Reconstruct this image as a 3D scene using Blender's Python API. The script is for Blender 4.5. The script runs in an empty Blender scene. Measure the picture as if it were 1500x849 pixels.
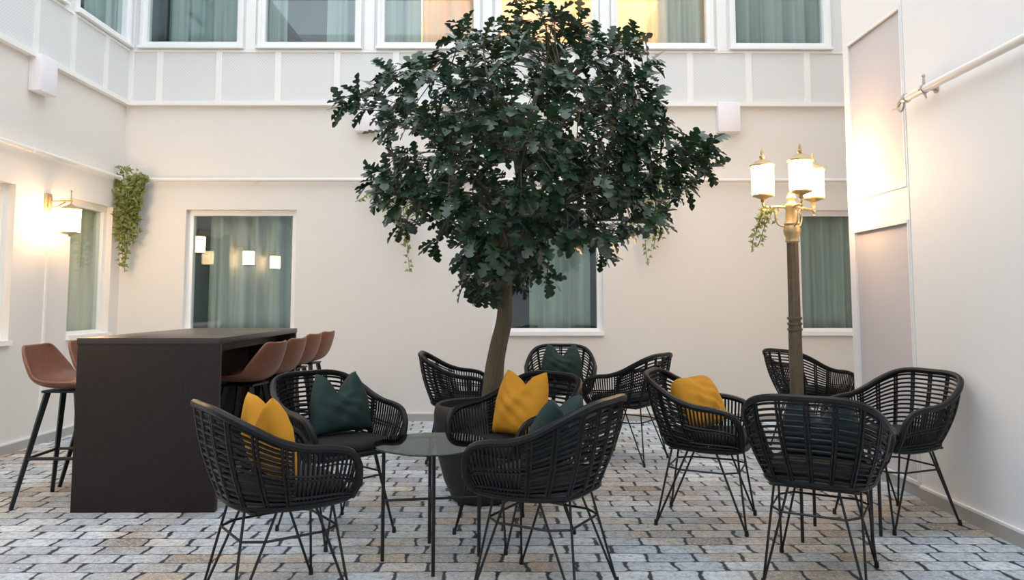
import bpy, math, random
from mathutils import Vector, Matrix
random.seed(7)
PI = math.pi
V = Vector
sc = bpy.context.scene
col = sc.collection

# ------------------------------------------------------------------ helpers
class MB:
    """collects geometry; build() links it as one mesh object"""
    def __init__(s):
        s.v = []; s.f = []; s.mi = []; s.m = 0
    def quad_grid(s, rows, close_u=False, close_v=False):
        b = len(s.v); n = len(rows); m = len(rows[0])
        for r in rows: s.v.extend(V(p) for p in r)
        for i in range(n if close_v else n-1):
            for j in range(m if close_u else m-1):
                i2 = (i+1) % n; j2 = (j+1) % m
                s.f.append((b+i*m+j, b+i*m+j2, b+i2*m+j2, b+i2*m+j)); s.mi.append(s.m)
    def poly(s, pts):
        b = len(s.v); s.v.extend(V(p) for p in pts)
        s.f.append(tuple(range(b, b+len(pts)))); s.mi.append(s.m)
    def box(s, x0, x1, y0, y1, z0, z1, bev=0.0):
        x0, x1 = min(x0, x1), max(x0, x1); y0, y1 = min(y0, y1), max(y0, y1); z0, z1 = min(z0, z1), max(z0, z1)
        if bev <= 0:
            b = len(s.v)
            s.v.extend(V(p) for p in [(x0,y0,z0),(x1,y0,z0),(x1,y1,z0),(x0,y1,z0),(x0,y0,z1),(x1,y0,z1),(x1,y1,z1),(x0,y1,z1)])
            for f in [(0,3,2,1),(4,5,6,7),(0,1,5,4),(1,2,6,5),(2,3,7,6),(3,0,4,7)]:
                s.f.append(tuple(b+i for i in f)); s.mi.append(s.m)
            return
        import bmesh
        bm = bmesh.new()
        bmesh.ops.create_cube(bm, size=1, matrix=Matrix.Translation(((x0+x1)/2,(y0+y1)/2,(z0+z1)/2)) @ Matrix.Diagonal((x1-x0, y1-y0, z1-z0, 1)))
        bmesh.ops.bevel(bm, geom=bm.edges[:], offset=bev, segments=2, affect='EDGES', profile=.5)
        b = len(s.v); bm.verts.index_update()
        s.v.extend(v.co.copy() for v in bm.verts)
        for f in bm.faces:
            s.f.append(tuple(b+v.index for v in f.verts)); s.mi.append(s.m)
        bm.free()
    def tube(s, pts, r, n=6, closed=False, caps=True, flat=1.0):
        pts = [V(p) for p in pts]; k = len(pts)
        rr = r if isinstance(r, (list, tuple)) else [r]*k
        rows = []; prev = None
        for i, p in enumerate(pts):
            if closed: t = pts[(i+1) % k] - pts[i-1]
            else: t = pts[min(i+1, k-1)] - pts[max(i-1, 0)]
            if t.length < 1e-9: t = V((0,0,1))
            t.normalize()
            if prev is None:
                a = V((0,0,1)) if abs(t.z) < .9 else V((1,0,0))
                nrm = t.cross(a).normalized()
            else:
                nrm = prev - t*prev.dot(t)
                nrm = nrm.normalized() if nrm.length > 1e-6 else t.orthogonal().normalized()
            prev = nrm; bn = t.cross(nrm)
            rows.append([p + nrm*(math.cos(2*PI*j/n)*rr[i]) + bn*(math.sin(2*PI*j/n)*rr[i]*flat) for j in range(n)])
        b = len(s.v)
        s.quad_grid(rows, close_u=True, close_v=closed)
        if caps and not closed:
            s.f.append(tuple(b+j for j in reversed(range(n)))); s.mi.append(s.m)
            s.f.append(tuple(b+(k-1)*n+j for j in range(n))); s.mi.append(s.m)
    def lathe(s, prof, n=24, c=(0,0,0)):
        rows = []
        for r, z in prof:
            rows.append([V((c[0]+math.cos(2*PI*j/n)*r, c[1]+math.sin(2*PI*j/n)*r, c[2]+z)) for j in range(n)])
        s.quad_grid(rows, close_u=True)
    def ball(s, c, r, n=10):
        s.lathe([(max(1e-4, math.sin(PI*i/8)*r), -math.cos(PI*i/8)*r) for i in range(9)], n, c)
    def bar(s, a, b, w0, w1=None):
        """square tapering bar"""
        w1 = w1 or w0
        s.tube([a, b], [w0, w1], n=4)
    def build(s, name, mat, parent=None, smooth=True, mats=None):
        me = bpy.data.meshes.new(name)
        me.from_pydata([tuple(p) for p in s.v], [], s.f)
        for m in (mats or [mat]): me.materials.append(m)
        if mats: me.polygons.foreach_set('material_index', s.mi)
        if smooth: me.polygons.foreach_set('use_smooth', [True]*len(me.polygons))
        me.update()
        o = bpy.data.objects.new(name, me); col.objects.link(o)
        if parent: o.parent = parent
        if smooth and smooth != 'full':
            try: me.set_sharp_from_angle(angle=math.radians(42))
            except Exception: pass
        return o

def tag(o, label=None, cat=None, group=None, kind=None):
    if label: o['label'] = label
    if cat: o['category'] = cat
    if group: o['group'] = group
    if kind: o['kind'] = kind
    return o
def thing(name, label, cat, loc=(0,0,0), rz=0, group=None):
    o = bpy.data.objects.new(name, None); col.objects.link(o)
    o.empty_display_size = .1
    o.location = loc; o.rotation_euler = (0, 0, rz)
    return tag(o, label, cat, group)
def copy_tree(o, parent=None):
    c = o.copy(); col.objects.link(c)
    if parent: c.parent = parent
    for ch in list(o.children): copy_tree(ch, c)
    return c
def crom(P, m):
    """catmull-rom through points P, m samples per span"""
    P = [V(p) for p in P]; out = []
    for i in range(len(P)-1):
        p0 = P[i-1] if i else P[0]*2-P[1]; p1 = P[i]; p2 = P[i+1]
        p3 = P[i+2] if i+2 < len(P) else P[-1]*2-P[-2]
        for k in range(m):
            t = k/m
            out.append(.5*((2*p1)+(p2-p0)*t+(2*p0-5*p1+4*p2-p3)*t*t+(3*p1-p0-3*p2+p3)*t**3))
    out.append(P[-1].copy()); return out

# ------------------------------------------------------------------ materials
def srgb(r, g, b):
    f = lambda c: c/12.92 if c <= .04045 else ((c+.055)/1.055)**2.4
    return (f(r/255), f(g/255), f(b/255), 1)
class NT:
    def __init__(s, name):
        s.m = bpy.data.materials.new(name); s.m.use_nodes = True
        s.t = s.m.node_tree; s.n = s.t.nodes; s.l = s.t.links
        s.p = s.n['Principled BSDF']; s.out = s.n['Material Output']
    def new(s, typ, **kw):
        n = s.n.new(typ)
        for k, v in kw.items():
            if k.startswith('i_'):
                key = k[2:]; key = int(key) if key.isdigit() else key
                n.inputs[key].default_value = v
            else: setattr(n, k, v)
        return n
    def link(s, a, b): s.l.new(a, b)
    def math(s, op, a, b=None, c=None, clamp=False):
        n = s.n.new('ShaderNodeMath'); n.operation = op; n.use_clamp = clamp
        for i, x in enumerate((a, b, c)):
            if x is None: continue
            if hasattr(x, 'links'): s.l.new(x, n.inputs[i])
            else: n.inputs[i].default_value = x
        return n.outputs[0]
    def mix(s, fac, a, b, blend='MIX'):
        n = s.n.new('ShaderNodeMix'); n.data_type = 'RGBA'; n.blend_type = blend
        for i, x in ((0, fac), (6, a), (7, b)):
            if hasattr(x, 'links'): s.l.new(x, n.inputs[i])
            else: n.inputs[i].default_value = x
        return n.outputs[2]
    def noise(s, scale, detail=3, rough=.55, vec=None, w=None):
        n = s.n.new('ShaderNodeTexNoise'); n.inputs['Scale'].default_value = scale
        n.inputs['Detail'].default_value = detail; n.inputs['Roughness'].default_value = rough
        if vec is not None: s.l.new(vec, n.inputs['Vector'])
        return n.outputs['Fac']
    def obj(s): return s.n.new('ShaderNodeTexCoord').outputs['Object']
    def bump(s, h, strength=.2, dist=.01):
        n = s.n.new('ShaderNodeBump'); n.inputs['Strength'].default_value = strength; n.inputs['Distance'].default_value = dist
        s.l.new(h, n.inputs['Height']); s.l.new(n.outputs[0], s.p.inputs['Normal'])

def mat(name, c, rough=.5, metal=0, spec=.5, var=.06, scale=8, bump=0, bscale=60, sheen=0, stretch=None):
    t = NT(name); o = t.obj()
    if stretch:
        mp = t.new('ShaderNodeMapping'); mp.inputs['Scale'].default_value = stretch; t.link(o, mp.inputs['Vector']); o = mp.outputs[0]
    f = t.noise(scale, 4, .6, o)
    d = tuple(x*(1-var*2) for x in c[:3])+(1,); e = tuple(min(1, x*(1+var*2)) for x in c[:3])+(1,)
    t.link(t.mix(f, d, e), t.p.inputs['Base Color'])
    t.p.inputs['Roughness'].default_value = rough; t.p.inputs['Metallic'].default_value = metal
    t.p.inputs['Specular IOR Level'].default_value = spec
    if sheen:
        t.p.inputs['Sheen Weight'].default_value = sheen; t.p.inputs['Sheen Roughness'].default_value = .4
        t.p.inputs['Sheen Tint'].default_value = tuple(min(1, x*2.5+.05) for x in c[:3])+(1,)
    if bump: t.bump(t.noise(bscale, 3, .6, t.obj()), bump, .004)
    return t.m

M = {}
M['paint'] = mat('lower wall paint', srgb(229,226,221), .62, spec=.3, var=.012, scale=1.2, bump=.05, bscale=120)
M['paint_right'] = mat('right wall paint', srgb(239,239,239), .6, spec=.3, var=.01, scale=1.2, bump=.05, bscale=120)
M['panel_grey'] = mat('grey wall panel paint', srgb(208,205,208), .6, spec=.3, var=.01, scale=1.5)
M['white'] = mat('white gloss trim paint', srgb(242,241,239), .38, var=.01)
M['skirt'] = mat('grey skirting paint', srgb(176,172,168), .5, var=.03)
M['concrete'] = mat('plain outer wall', srgb(215,214,212), .7, var=.02)
M['pvc'] = mat('white window frame plastic', srgb(243,244,244), .3, var=.008)
M['lampbox'] = mat('white wall box enamel', srgb(240,237,241), .4, var=.01)
M['rod'] = mat('cream lacquered rail', srgb(236,232,226), .35, var=.02)
M['nickel'] = mat('brushed nickel', srgb(190,180,172), .35, metal=.8, var=.05)
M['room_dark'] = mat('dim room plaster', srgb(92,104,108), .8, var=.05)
M['room_warm'] = mat('warm room plaster', srgb(235,205,160), .8, var=.03)
M['wenge'] = mat('dark wenge laminate', srgb(45,37,34), .45, var=.22, scale=14, stretch=(9,9,.7), spec=.22)
M['wenge_top'] = mat('dark wenge counter', srgb(62,52,48), .32, var=.2, scale=12, stretch=(9,.8,9), spec=.5)
M['leather'] = mat('brown leather', srgb(128,80,57), .45, var=.12, scale=18, bump=.15, bscale=160, spec=.45)
M['black_steel'] = mat('black powder coated steel', srgb(18,19,21), .42, var=.1, spec=.5)
M['rattan'] = mat('black lacquered rattan', srgb(19,20,22), .38, var=.18, scale=40, bump=.2, bscale=140, spec=.28)
M['pad'] = mat('black seat pad fabric', srgb(16,17,19), .85, var=.15, scale=60, bump=.25, bscale=300)
M['yellow'] = mat('mustard velvet', srgb(192,132,16), .8, var=.08, scale=9, bump=.12, bscale=260, sheen=.35)
M['green'] = mat('dark green velvet', srgb(13,44,41), .75, var=.12, scale=9, bump=.12, bscale=260, sheen=.1)
M['pot'] = mat('dark matt planter', srgb(36,41,41), .6, var=.08, bump=.1, bscale=70)
M['soil'] = mat('dark potting soil', srgb(45,35,28), .95, var=.3, scale=50, bump=.6, bscale=60)
M['bark'] = mat('brown tree bark', srgb(94,84,66), .85, var=.22, scale=22, bump=.7, bscale=45, stretch=(3,3,.5))
M['bronze'] = mat('antique bronze post', srgb(112,100,82), .4, metal=.55, var=.15, scale=20)
M['brass'] = mat('brass lantern metal', srgb(196,172,128), .38, metal=.5, var=.1)
M['vine'] = mat('green vine stem', srgb(92,96,50), .8, var=.15)

def leaf_mat(name, a, b, rough=.38, trans=.12):
    t = NT(name); o = t.obj()
    f = t.noise(3.5, 3, .6, o); f2 = t.noise(24, 2, .5, o)
    c = t.mix(t.math('MULTIPLY_ADD', f, 1.6, -.3, clamp=True), a, b)
    c = t.mix(t.math('MULTIPLY', f2, .35), c, tuple(x*.55 for x in a[:3])+(1,))
    t.link(c, t.p.inputs['Base Color']); t.p.inputs['Roughness'].default_value = rough
    t.p.inputs['Specular IOR Level'].default_value = .75
    tr = t.new('ShaderNodeBsdfTranslucent'); t.link(c, tr.inputs['Color'])
    mx = t.new('ShaderNodeMixShader'); mx.inputs[0].default_value = trans
    t.link(t.p.outputs[0], mx.inputs[1]); t.link(tr.outputs[0], mx.inputs[2]); t.link(mx.outputs[0], t.out.inputs[0])
    return t.m
M['oak'] = leaf_mat('oak leaf', srgb(32,56,42), srgb(60,90,58), .30)
M['ivy'] = leaf_mat('ivy leaf', srgb(98,118,46), srgb(166,170,92), .5, .2)

def cladding():
    t = NT('white perforated cladding'); o = t.obj()
    sep = t.new('ShaderNodeSeparateXYZ'); t.link(o, sep.inputs[0])
    sx = t.math('SINE', t.math('MULTIPLY', t.math('ADD', sep.outputs[0], sep.outputs[1]), 210.0))
    sz = t.math('SINE', t.math('MULTIPLY', sep.outputs[2], 210.0))
    d = t.math('MULTIPLY', sx, sz); d = t.math('GREATER_THAN', d, .55)
    t.link(t.mix(d, srgb(226,228,228), srgb(206,209,209)), t.p.inputs['Base Color'])
    t.p.inputs['Roughness'].default_value = .5
    return t.m
M['clad'] = cladding()

def curtain_mat(name, a, b, trans=.35):
    t = NT(name); o = t.obj()
    mp = t.new('ShaderNodeMapping'); mp.inputs['Scale'].default_value = (14, 14, .3); t.link(o, mp.inputs['Vector'])
    c = t.mix(t.noise(1.2, 3, .6, mp.outputs[0]), a, b)
    t.link(c, t.p.inputs['Base Color']); t.p.inputs['Roughness'].default_value = .85
    tr = t.new('ShaderNodeBsdfTranslucent'); t.link(c, tr.inputs['Color'])
    mx = t.new('ShaderNodeMixShader'); mx.inputs[0].default_value = trans
    t.link(t.p.outputs[0], mx.inputs[1]); t.link(tr.outputs[0], mx.inputs[2]); t.link(mx.outputs[0], t.out.inputs[0])
    return t.m
M['curtain'] = curtain_mat('grey blue curtain', srgb(122,138,136), srgb(214,220,212), .15)
M['curtain_beige'] = curtain_mat('beige curtain', srgb(206,198,168), srgb(250,246,230), .25)
M['curtain_warm'] = curtain_mat('cream curtain', srgb(226,208,176), srgb(244,230,204), .45)

def glass(name, tint, k, add):
    t = NT(name)
    fr = t.new('ShaderNodeFresnel'); gm = t.new('ShaderNodeNewGeometry')
    t.link(t.math('MULTIPLY_ADD', gm.outputs['Backfacing'], 1/1.5-1.5, 1.5), fr.inputs[0])   # same reflectance from both sides of the sheet
    fac = t.math('MULTIPLY_ADD', fr.outputs[0], k, add, clamp=True)
    tp = t.new('ShaderNodeBsdfTransparent'); tp.inputs[0].default_value = tint
    gl = t.new('ShaderNodeBsdfGlossy'); gl.inputs['Roughness'].default_value = .015; gl.inputs['Color'].default_value = (.92,.97,1,1)
    mx = t.new('ShaderNodeMixShader'); t.link(fac, mx.inputs[0]); t.link(tp.outputs[0], mx.inputs[1]); t.link(gl.outputs[0], mx.inputs[2])
    t.link(mx.outputs[0], t.out.inputs[0]); t.n.remove(t.p)
    return t.m
M['glass'] = glass('window glass', (.90,.955,.95,1), 1.3, .02)
M['table_glass'] = glass('dark green tinted table glass', (.30,.38,.35,1), .55, .02)

def emit(name, c, s):
    t = NT(name)
    t.p.inputs['Base Color'].default_value = (.9,.85,.75,1)
    t.p.inputs['Emission Color'].default_value = c; t.p.inputs['Emission Strength'].default_value = s
    return t.m
M['lantern_glass'] = emit('lit frosted lantern glass', (1,.62,.31,1), 29)
M['sconce_glass'] = emit('lit frosted sconce glass', (1,.63,.31,1), 33)

def floor_mat():
    t = NT('printed cobblestone flooring'); o = t.obj()
    # irregular edges
    wn = t.new('ShaderNodeTexNoise'); wn.inputs['Scale'].default_value = 9; wn.inputs['Detail'].default_value = 3; t.link(o, wn.inputs['Vector'])
    sub = t.new('ShaderNodeVectorMath', operation='SUBTRACT'); t.link(wn.outputs['Color'], sub.inputs[0]); sub.inputs[1].default_value = (.5,.5,.5)
    scl = t.new('ShaderNodeVectorMath', operation='MULTIPLY'); t.link(sub.outputs[0], scl.inputs[0]); scl.inputs[1].default_value = (.05,.026,0)
    add = t.new('ShaderNodeVectorMath', operation='ADD'); t.link(o, add.inputs[0]); t.link(scl.outputs[0], add.inputs[1])
    sep = t.new('ShaderNodeSeparateXYZ'); t.link(add.outputs[0], sep.inputs[0])
    W, Hh = .225, .117
    yv = t.math('ADD', t.math('DIVIDE', sep.outputs[1], Hh), 100.0)
    row = t.math('FLOOR', yv); v = t.math('FRACT', yv)
    wr = t.new('ShaderNodeTexWhiteNoise', noise_dimensions='1D'); t.link(row, wr.inputs['W'])
    alt = t.math('MULTIPLY', t.math('MODULO', row, 2.0), .5)
    off = t.math('MULTIPLY_ADD', wr.outputs['Value'], .34, alt)
    uv = t.math('ADD', t.math('ADD', t.math('DIVIDE', sep.outputs[0], W), off), 200.0)
    idx = t.math('FLOOR', uv); u = t.math('FRACT', uv)
    cmb = t.new('ShaderNodeCombineXYZ'); t.link(idx, cmb.inputs[0]); t.link(row, cmb.inputs[1])
    wb = t.new('ShaderNodeTexWhiteNoise', noise_dimensions='2D'); t.link(cmb.outputs[0], wb.inputs['Vector'])
    r = .02
    du = t.math('SUBTRACT', t.math('MULTIPLY', t.math('ABSOLUTE', t.math('SUBTRACT', u, .5)), W), W/2-r-.005)
    dv = t.math('SUBTRACT', t.math('MULTIPLY', t.math('ABSOLUTE', t.math('SUBTRACT', v, .5)), Hh), Hh/2-r-.0024)
    mu = t.math('MAXIMUM', du, 0.0); mv = t.math('MAXIMUM', dv, 0.0)
    d = t.math('SUBTRACT', t.math('SQRT', t.math('ADD', t.math('MULTIPLY', mu, mu), t.math('MULTIPLY', mv, mv))), r)
    mort = t.new('ShaderNodeMapRange', interpolation_type='SMOOTHSTEP'); 
    gap = t.math('MULTIPLY_ADD', t.noise(11, 2, .5, o), .022, -.0125)
    endm = t.math('MULTIPLY', t.math('GREATER_THAN', du, dv), t.math('ADD', gap, .004))
    t.link(t.math('ADD', d, endm), mort.inputs[0])
    mort.inputs[1].default_value = -.0055; mort.inputs[2].default_value = .0035
    # printed stone colours
    sp = t.noise(26, 7, .72, o); sp2 = t.noise(70, 5, .7, o); sp3 = t.noise(5.5, 3, .6, o)
    base = t.mix(wb.outputs['Value'], srgb(168,179,189), srgb(222,228,231))
    tanm = t.new('ShaderNodeMapRange'); t.link(t.noise(1.1, 2, .5, o), tanm.inputs[0]); tanm.inputs[1].default_value = .45; tanm.inputs[2].default_value = .56
    wb2 = t.new('ShaderNodeSeparateColor'); t.link(wb.outputs['Color'], wb2.inputs[0])
    tan = t.mix(wb2.outputs[1], srgb(146,120,94), srgb(206,184,156))
    base = t.mix(t.math('MULTIPLY', tanm.outputs[0], t.math('MULTIPLY_ADD', wb2.outputs[2], .75, .25)), base, tan)
    blot = t.new('ShaderNodeMapRange'); t.link(sp, blot.inputs[0]); blot.inputs[1].default_value = .47; blot.inputs[2].default_value = .70
    base = t.mix(t.math('MULTIPLY', blot.outputs[0], .8), base, srgb(96,106,118))
    wash = t.new('ShaderNodeMapRange'); t.link(sp3, wash.inputs[0]); wash.inputs[1].default_value = .45; wash.inputs[2].default_value = .7
    base = t.mix(t.math('MULTIPLY', wash.outputs[0], .35), base, srgb(126,138,150))
    lite = t.new('ShaderNodeMapRange'); t.link(sp2, lite.inputs[0]); lite.inputs[1].default_value = .52; lite.inputs[2].default_value = .66
    base = t.mix(t.math('MULTIPLY', lite.outputs[0], .7), base, srgb(232,236,238))
    c = t.mix(mort.outputs[0], base, srgb(50,56,64))
    t.link(c, t.p.inputs['Base Color']); t.p.inputs['Roughness'].default_value = .6
    t.p.inputs['Specular IOR Level'].default_value = .35
    return t.m
M['floor'] = floor_mat()

# ------------------------------------------------------------------ room shell
XL, XR, YB, YP = -3.9665, 2.528, 7.57, 5.40      # left wall, right wall, back wall, end of right wall
XA, YF, TOP, ZL = 4.5, -3.2, 6.2, 3.24            # alcove side, front wall, height, ledge height
T = .16
def struct(o): o['kind'] = 'structure'; return o
def cells(lo, hi, cuts):
    s = sorted(set([lo, hi]+[c for c in cuts if lo < c < hi])); return list(zip(s[:-1], s[1:]))
def wall_cells(name, axis, pos, out, u0, u1, z0, z1, holes, material):
    """slab wall; axis 'y': lies in x-z at y=pos, 'x': lies in y-z; out=+1/-1 thickness direction; holes (u0,u1,z0,z1)"""
    mb = MB()
    us = cells(u0, u1, [h[0] for h in holes]+[h[1] for h in holes])
    for a, b in us:
        hz = sorted([(h[2], h[3]) for h in holes if h[0] < (a+b)/2 < h[1]])
        z = z0
        for p, q in hz+[(z1, z1)]:
            if p > z+1e-6:
                if axis == 'y': mb.box(a, b, pos, pos+out*T, z, p)
                else: mb.box(pos, pos+out*T, a, b, z, p)
            z = max(z, q)
    return struct(mb.build(name, material, smooth=False))
f = MB(); f.box(XL-.3, XA+.3, YF-.3, YB+.3, -.1, 0); struct(f.build('floor', M['floor'], smooth=False))

LOWB = [(-3.305,-2.17), (-.15,.985), (3.0,4.135)]
LOWL = [(4.78,5.93), (6.70,7.40)]
ZW0, ZW1 = .872, 2.144
wall_cells('wall_back', 'y', YB, 1, XL-T, XA+T, 0, ZL, [(a,b,ZW0,ZW1) for a,b in LOWB], M['paint'])
wall_cells('wall_left', 'x', XL, -1, YF-T, YB, 0, ZL, [(a,b,ZW0,ZW1) for a,b in LOWL], M['paint'])
UPB = [(-3.825,-2.755), (-2.6,-1.525), (-1.355,-.285), (-.125,.955), (1.09,2.165), (2.335,3.395)]
UPL = [(6.55,7.50), (5.42,6.38)]
ZU0, ZU1 = 3.835, 5.25
PRO = .035   # upper cladding stands proud of the wall below
wall_cells('wall_upper_back', 'y', YB-PRO, 1, XL-T, XA+T, ZL, TOP, [(a,b,ZU0,ZU1) for a,b in UPB], M['clad'])
wall_cells('wall_upper_left', 'x', XL+PRO, -1, YF-T, YB-PRO, ZL, TOP, [(a,b,ZU0,ZU1) for a,b in UPL], M['clad'])
w = MB(); w.box(XR, XR+.5, YF, 4.575, 0, TOP); w.box(XR+.02, XR+.5, 4.575, YP, 0, TOP)
struct(w.build('wall_right', M['paint_right'], smooth=False))
w = MB(); w.box(XA, XA+T, YP-.1, YB, 0, TOP); struct(w.build('wall_alcove', M['paint'], smooth=False))
w = MB(); w.box(XR+.5, XA+T, YP-.1, YP, 0, TOP); struct(w.build('wall_return', M['paint'], smooth=False))
w = MB(); w.box(XL-T, XR+.5, YF-T, YF, 0, TOP); struct(w.build('wall_front', M['concrete'], smooth=False))
# glazed roof frame far above (open to the sky between its beams)
w = MB()
for y in (-3.0, -.9, 1.2, 3.3, 5.4, 7.4): w.box(XL-.1, XA+.1, y-.05, y+.05, TOP-.02, TOP+.14)
for x in (-2.4, -.6, 1.2, 3.0): w.box(x-.03, x+.03, YF, YB, TOP+.02, TOP+.1)
struct(w.build('ceiling', M['white'], smooth=False))

# ledge and cladding battens
w = MB(); w.box(XL, XA, YB-.06, YB, ZL-.015, ZL+.03); struct(w.build('trim_1', M['white'], smooth=False))
w = MB(); w.box(XL, XL+.06, YF, YB-.06, ZL-.015, ZL+.03); struct(w.build('trim_2', M['white'], smooth=False))
w = MB()
x = -3.61
while x < XA:
    w.box(x-.032, x+.032, YB-PRO-.012, YB-PRO, ZL+.03, 3.79); x += .6135
w.box(XL+PRO, XA, YB-PRO-.012, YB-PRO, 3.79, 3.815)
for a, b in zip(UPB[:-1], UPB[1:]):
    m_ = (a[1]+b[0])/2
    w.box(m_-.05, m_+.05, YB-PRO-.014, YB-PRO, 3.815, 5.4)
w.box(XL+PRO, XL+PRO+.05, YB-PRO-.014, YB-PRO, ZL+.03, 5.4)
struct(w.build('trim_3', M['white'], smooth=False))
w = MB()
for y in (7.09, 6.545, 6.02, 5.45, 4.87, 4.3, 3.7): w.box(XL+PRO, XL+PRO+.012, y-.03, y+.03, ZL+.03, 3.79)
w.box(XL+PRO, XL+PRO+.012, YF, YB-PRO-.014, 3.79, 3.815)
struct(w.build('trim_4', M['white'], smooth=False))

# skirting with white bead
def skirt(name, boxes):
    a = MB(); b = MB()
    for (x0,x1,y0,y1) in boxes:
        a.box(x0,x1,y0,y1,0,.07); b.box(x0,x1,y0,y1,.07,.084)
    o = struct(a.build(name, M['skirt'], smooth=False)); b.build('bead', M['white'], o, smooth=False)
skirt('baseboard_back', [(XL, XA, YB-.015, YB)])
skirt('baseboard_left', [(XL, XL+.015, YF, YB-.015)])
skirt('baseboard_right', [(XR-.015, XR, YF, 4.575), (XR+.005, XR+.02, 4.575, YP)])

# right wall panelled bay: white stiles and rails around two grey panels
w = MB(); X0 = XR-.004
w.box(X0, XR+.02, 5.315, YP, .084, TOP)
w.box(X0, XR+.02, 4.577, 4.60, .084, 3.10)
w.box(X0, XR+.02, 4.60, 5.315, 1.715, 1.925)
w.box(X0, XR+.02, 4.577, 5.315, 3.10, TOP)
struct(w.build('trim_5', M['paint_right'], smooth=False))
w = MB(); w.box(XR+.012, XR+.02, 4.60, 5.315, 1.925, 3.10); w.box(XR+.012, XR+.02, 4.60, 5.315, .084, 1.715)
struct(w.build('wall_panel', M['panel_grey'], smooth=False))
w = MB()
for (z0, z1) in ((1.925, 3.10), (.084, 1.715)):
    w.box(XR-.012, XR+.004, 4.60, 5.315, z1-.02, z1); w.box(XR-.012, XR+.004, 4.60, 5.315, z0, z0+.016)
    w.box(XR-.009, XR+.004, 4.594, 4.604, z0, z1)
struct(w.build('trim_6', M['white'], smooth=False))

# ------------------------------------------------------------------ windows with rooms and curtains
wn = [0]
def window(axis, face, a, b, z0, z1, upper, sign, warm=0, cur=None, label=None, seed=0):
    """recessed window: frame, pane, dim room behind; curtain is a thing of its own. axis 'y' back wall / 'x' left wall"""
    wn[0] += 1; n = wn[0]; rnd = random.Random(50+n+seed)
    rec = .012 if upper else .06
    def bx(mb, u0, u1, d0, d1, q0, q1, bev=0):   # d: distance behind the wall face
        if axis == 'y': mb.box(u0, u1, face+d0, face+d1, q0, q1, bev)
        else: mb.box(face-d0, face-d1, u0, u1, q0, q1, bev)
    fw = .055 if not upper else .045
    fr = MB()
    def ring(mb, u0, u1, q0, q1, wdt, d0, d1):
        bx(mb, u0, u0+wdt, d0, d1, q0, q1); bx(mb, u1-wdt, u1, d0, d1, q0, q1)
        bx(mb, u0+wdt, u1-wdt, d0, d1, q0, q0+wdt); bx(mb, u0+wdt, u1-wdt, d0, d1, q1-wdt, q1)
    if upper:
        ring(fr, a, b, z0, z1, .03, -.03, .10)
        ring(fr, a+.03, b-.03, z0+.03, z1-.03, fw-.008, -.005, .09)
        bx(fr, a-.012, b+.012, -.055, 0, z0-.012, z0+.012)
        g0, g1, h0, h1 = a+.066, b-.066, z0+.066, z1-.066
    else:
        ring(fr, a, b, z0, z1, fw, rec, .13)
        bx(fr, a-.004, b+.004, -.035, rec, z0-.018, z0+.022)     # projecting sill
        g0, g1, h0, h1 = a+fw, b-fw, z0+fw, z1-fw
    o = struct(fr.build('window_%d' % n, M['pvc'], smooth=False))
    p = MB(); bx(p, g0-.004, g1+.004, rec+.03, rec+.036, h0-.004, h1+.004); p.build('pane', M['glass'], o, smooth=False)
    # room behind
    r = MB(); D0, D1 = T+.002, .95; e = .02
    u0, u1, q0, q1 = a-.02, b+.02, z0-.05, z1+.05
    if upper: D0 += 0
    bx(r, u0-e, u0, D0, D1, q0, q1); bx(r, u1, u1+e, D0, D1, q0, q1)
    bx(r, u0, u1, D0, D1, q0-e, q0); bx(r, u0, u1, D0, D1, q1, q1+e); bx(r, u0-e, u1+e, D1, D1+e, q0-e, q1+e)
    struct(r.build('wall_room_%d' % n, M['room_warm'] if warm else M['room_dark'], smooth=False))
    # curtain: wavy cloth between given fractions of the opening
    for (c0, c1, mt, lab) in (cur or []):
        ua, ub = u0+.02+(u1-u0-.04)*c0, u0+.02+(u1-u0-.04)*c1
        m_ = max(16, int((ub-ua)*130)); rows = []
        ph = rnd.random()*6; k1 = rnd.uniform(27, 33); cd, amp = (D0+.055, .038) if axis == 'y' else (rec+.07, .016)
        if axis == 'x': ua, ub = a+.01+(b-a-.02)*c0, a+.01+(b-a-.02)*c1
        for i in range(7):
            zz = q0+.01+(q1-q0-.03)*i/6; row = []
            for j in range(m_+1):
                u = ua+(ub-ua)*j/m_
                d = cd+amp*math.sin(k1*u+ph+.8*math.sin(7*u))+amp*.45*math.sin(k1*1.73*u+2*ph)+amp*.25*math.sin(9*u+zz*1.3)
                row.append((u, face+d, zz) if axis == 'y' else (face-d, u, zz))
            rows.append(row)
        cm = MB(); cm.quad_grid(rows); co = cm.build('curtain', mt, smooth='full')
        sl = co.modifiers.new('cloth', 'SOLIDIFY'); sl.thickness = .003
        tag(co, lab, 'curtain', 'window curtains')
    if warm:
        li = bpy.data.lights.new('room light', 'POINT'); li.energy = warm; li.color = (1,.70,.38); li.shadow_soft_size = .08
        lo = bpy.data.objects.new('room_light', li); col.objects.link(lo)
        cu = (a*.72+b*.28) if axis == 'y' else (a+b)/2
        lo.location = (cu, face+.75, (z0+z1)/2+.2) if axis == 'y' else (face-.75, cu, (z0+z1)/2+.2)
CU, CW = M['curtain'], M['curtain_warm']
window('y', YB, *LOWB[0], ZW0, ZW1, False, 1, cur=[(.14,.98,CU,'grey curtain in the lower back window beside the bar table')])
window('y', YB, *LOWB[1], ZW0, ZW1, False, 1, cur=[(.34,.90,CU,'grey curtain in the lower window behind the tree trunk')])
window('y', YB, *LOWB[2], ZW0, ZW1, False, 1, cur=[(.02,.9,CU,'grey curtain in the lower window behind the lamp post')])
window('x', XL, *LOWL[0], ZW0, ZW1, False, -1, cur=[(.3,1,M['curtain_beige'],'curtain in the lower left window at the edge of the photo')])
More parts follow.
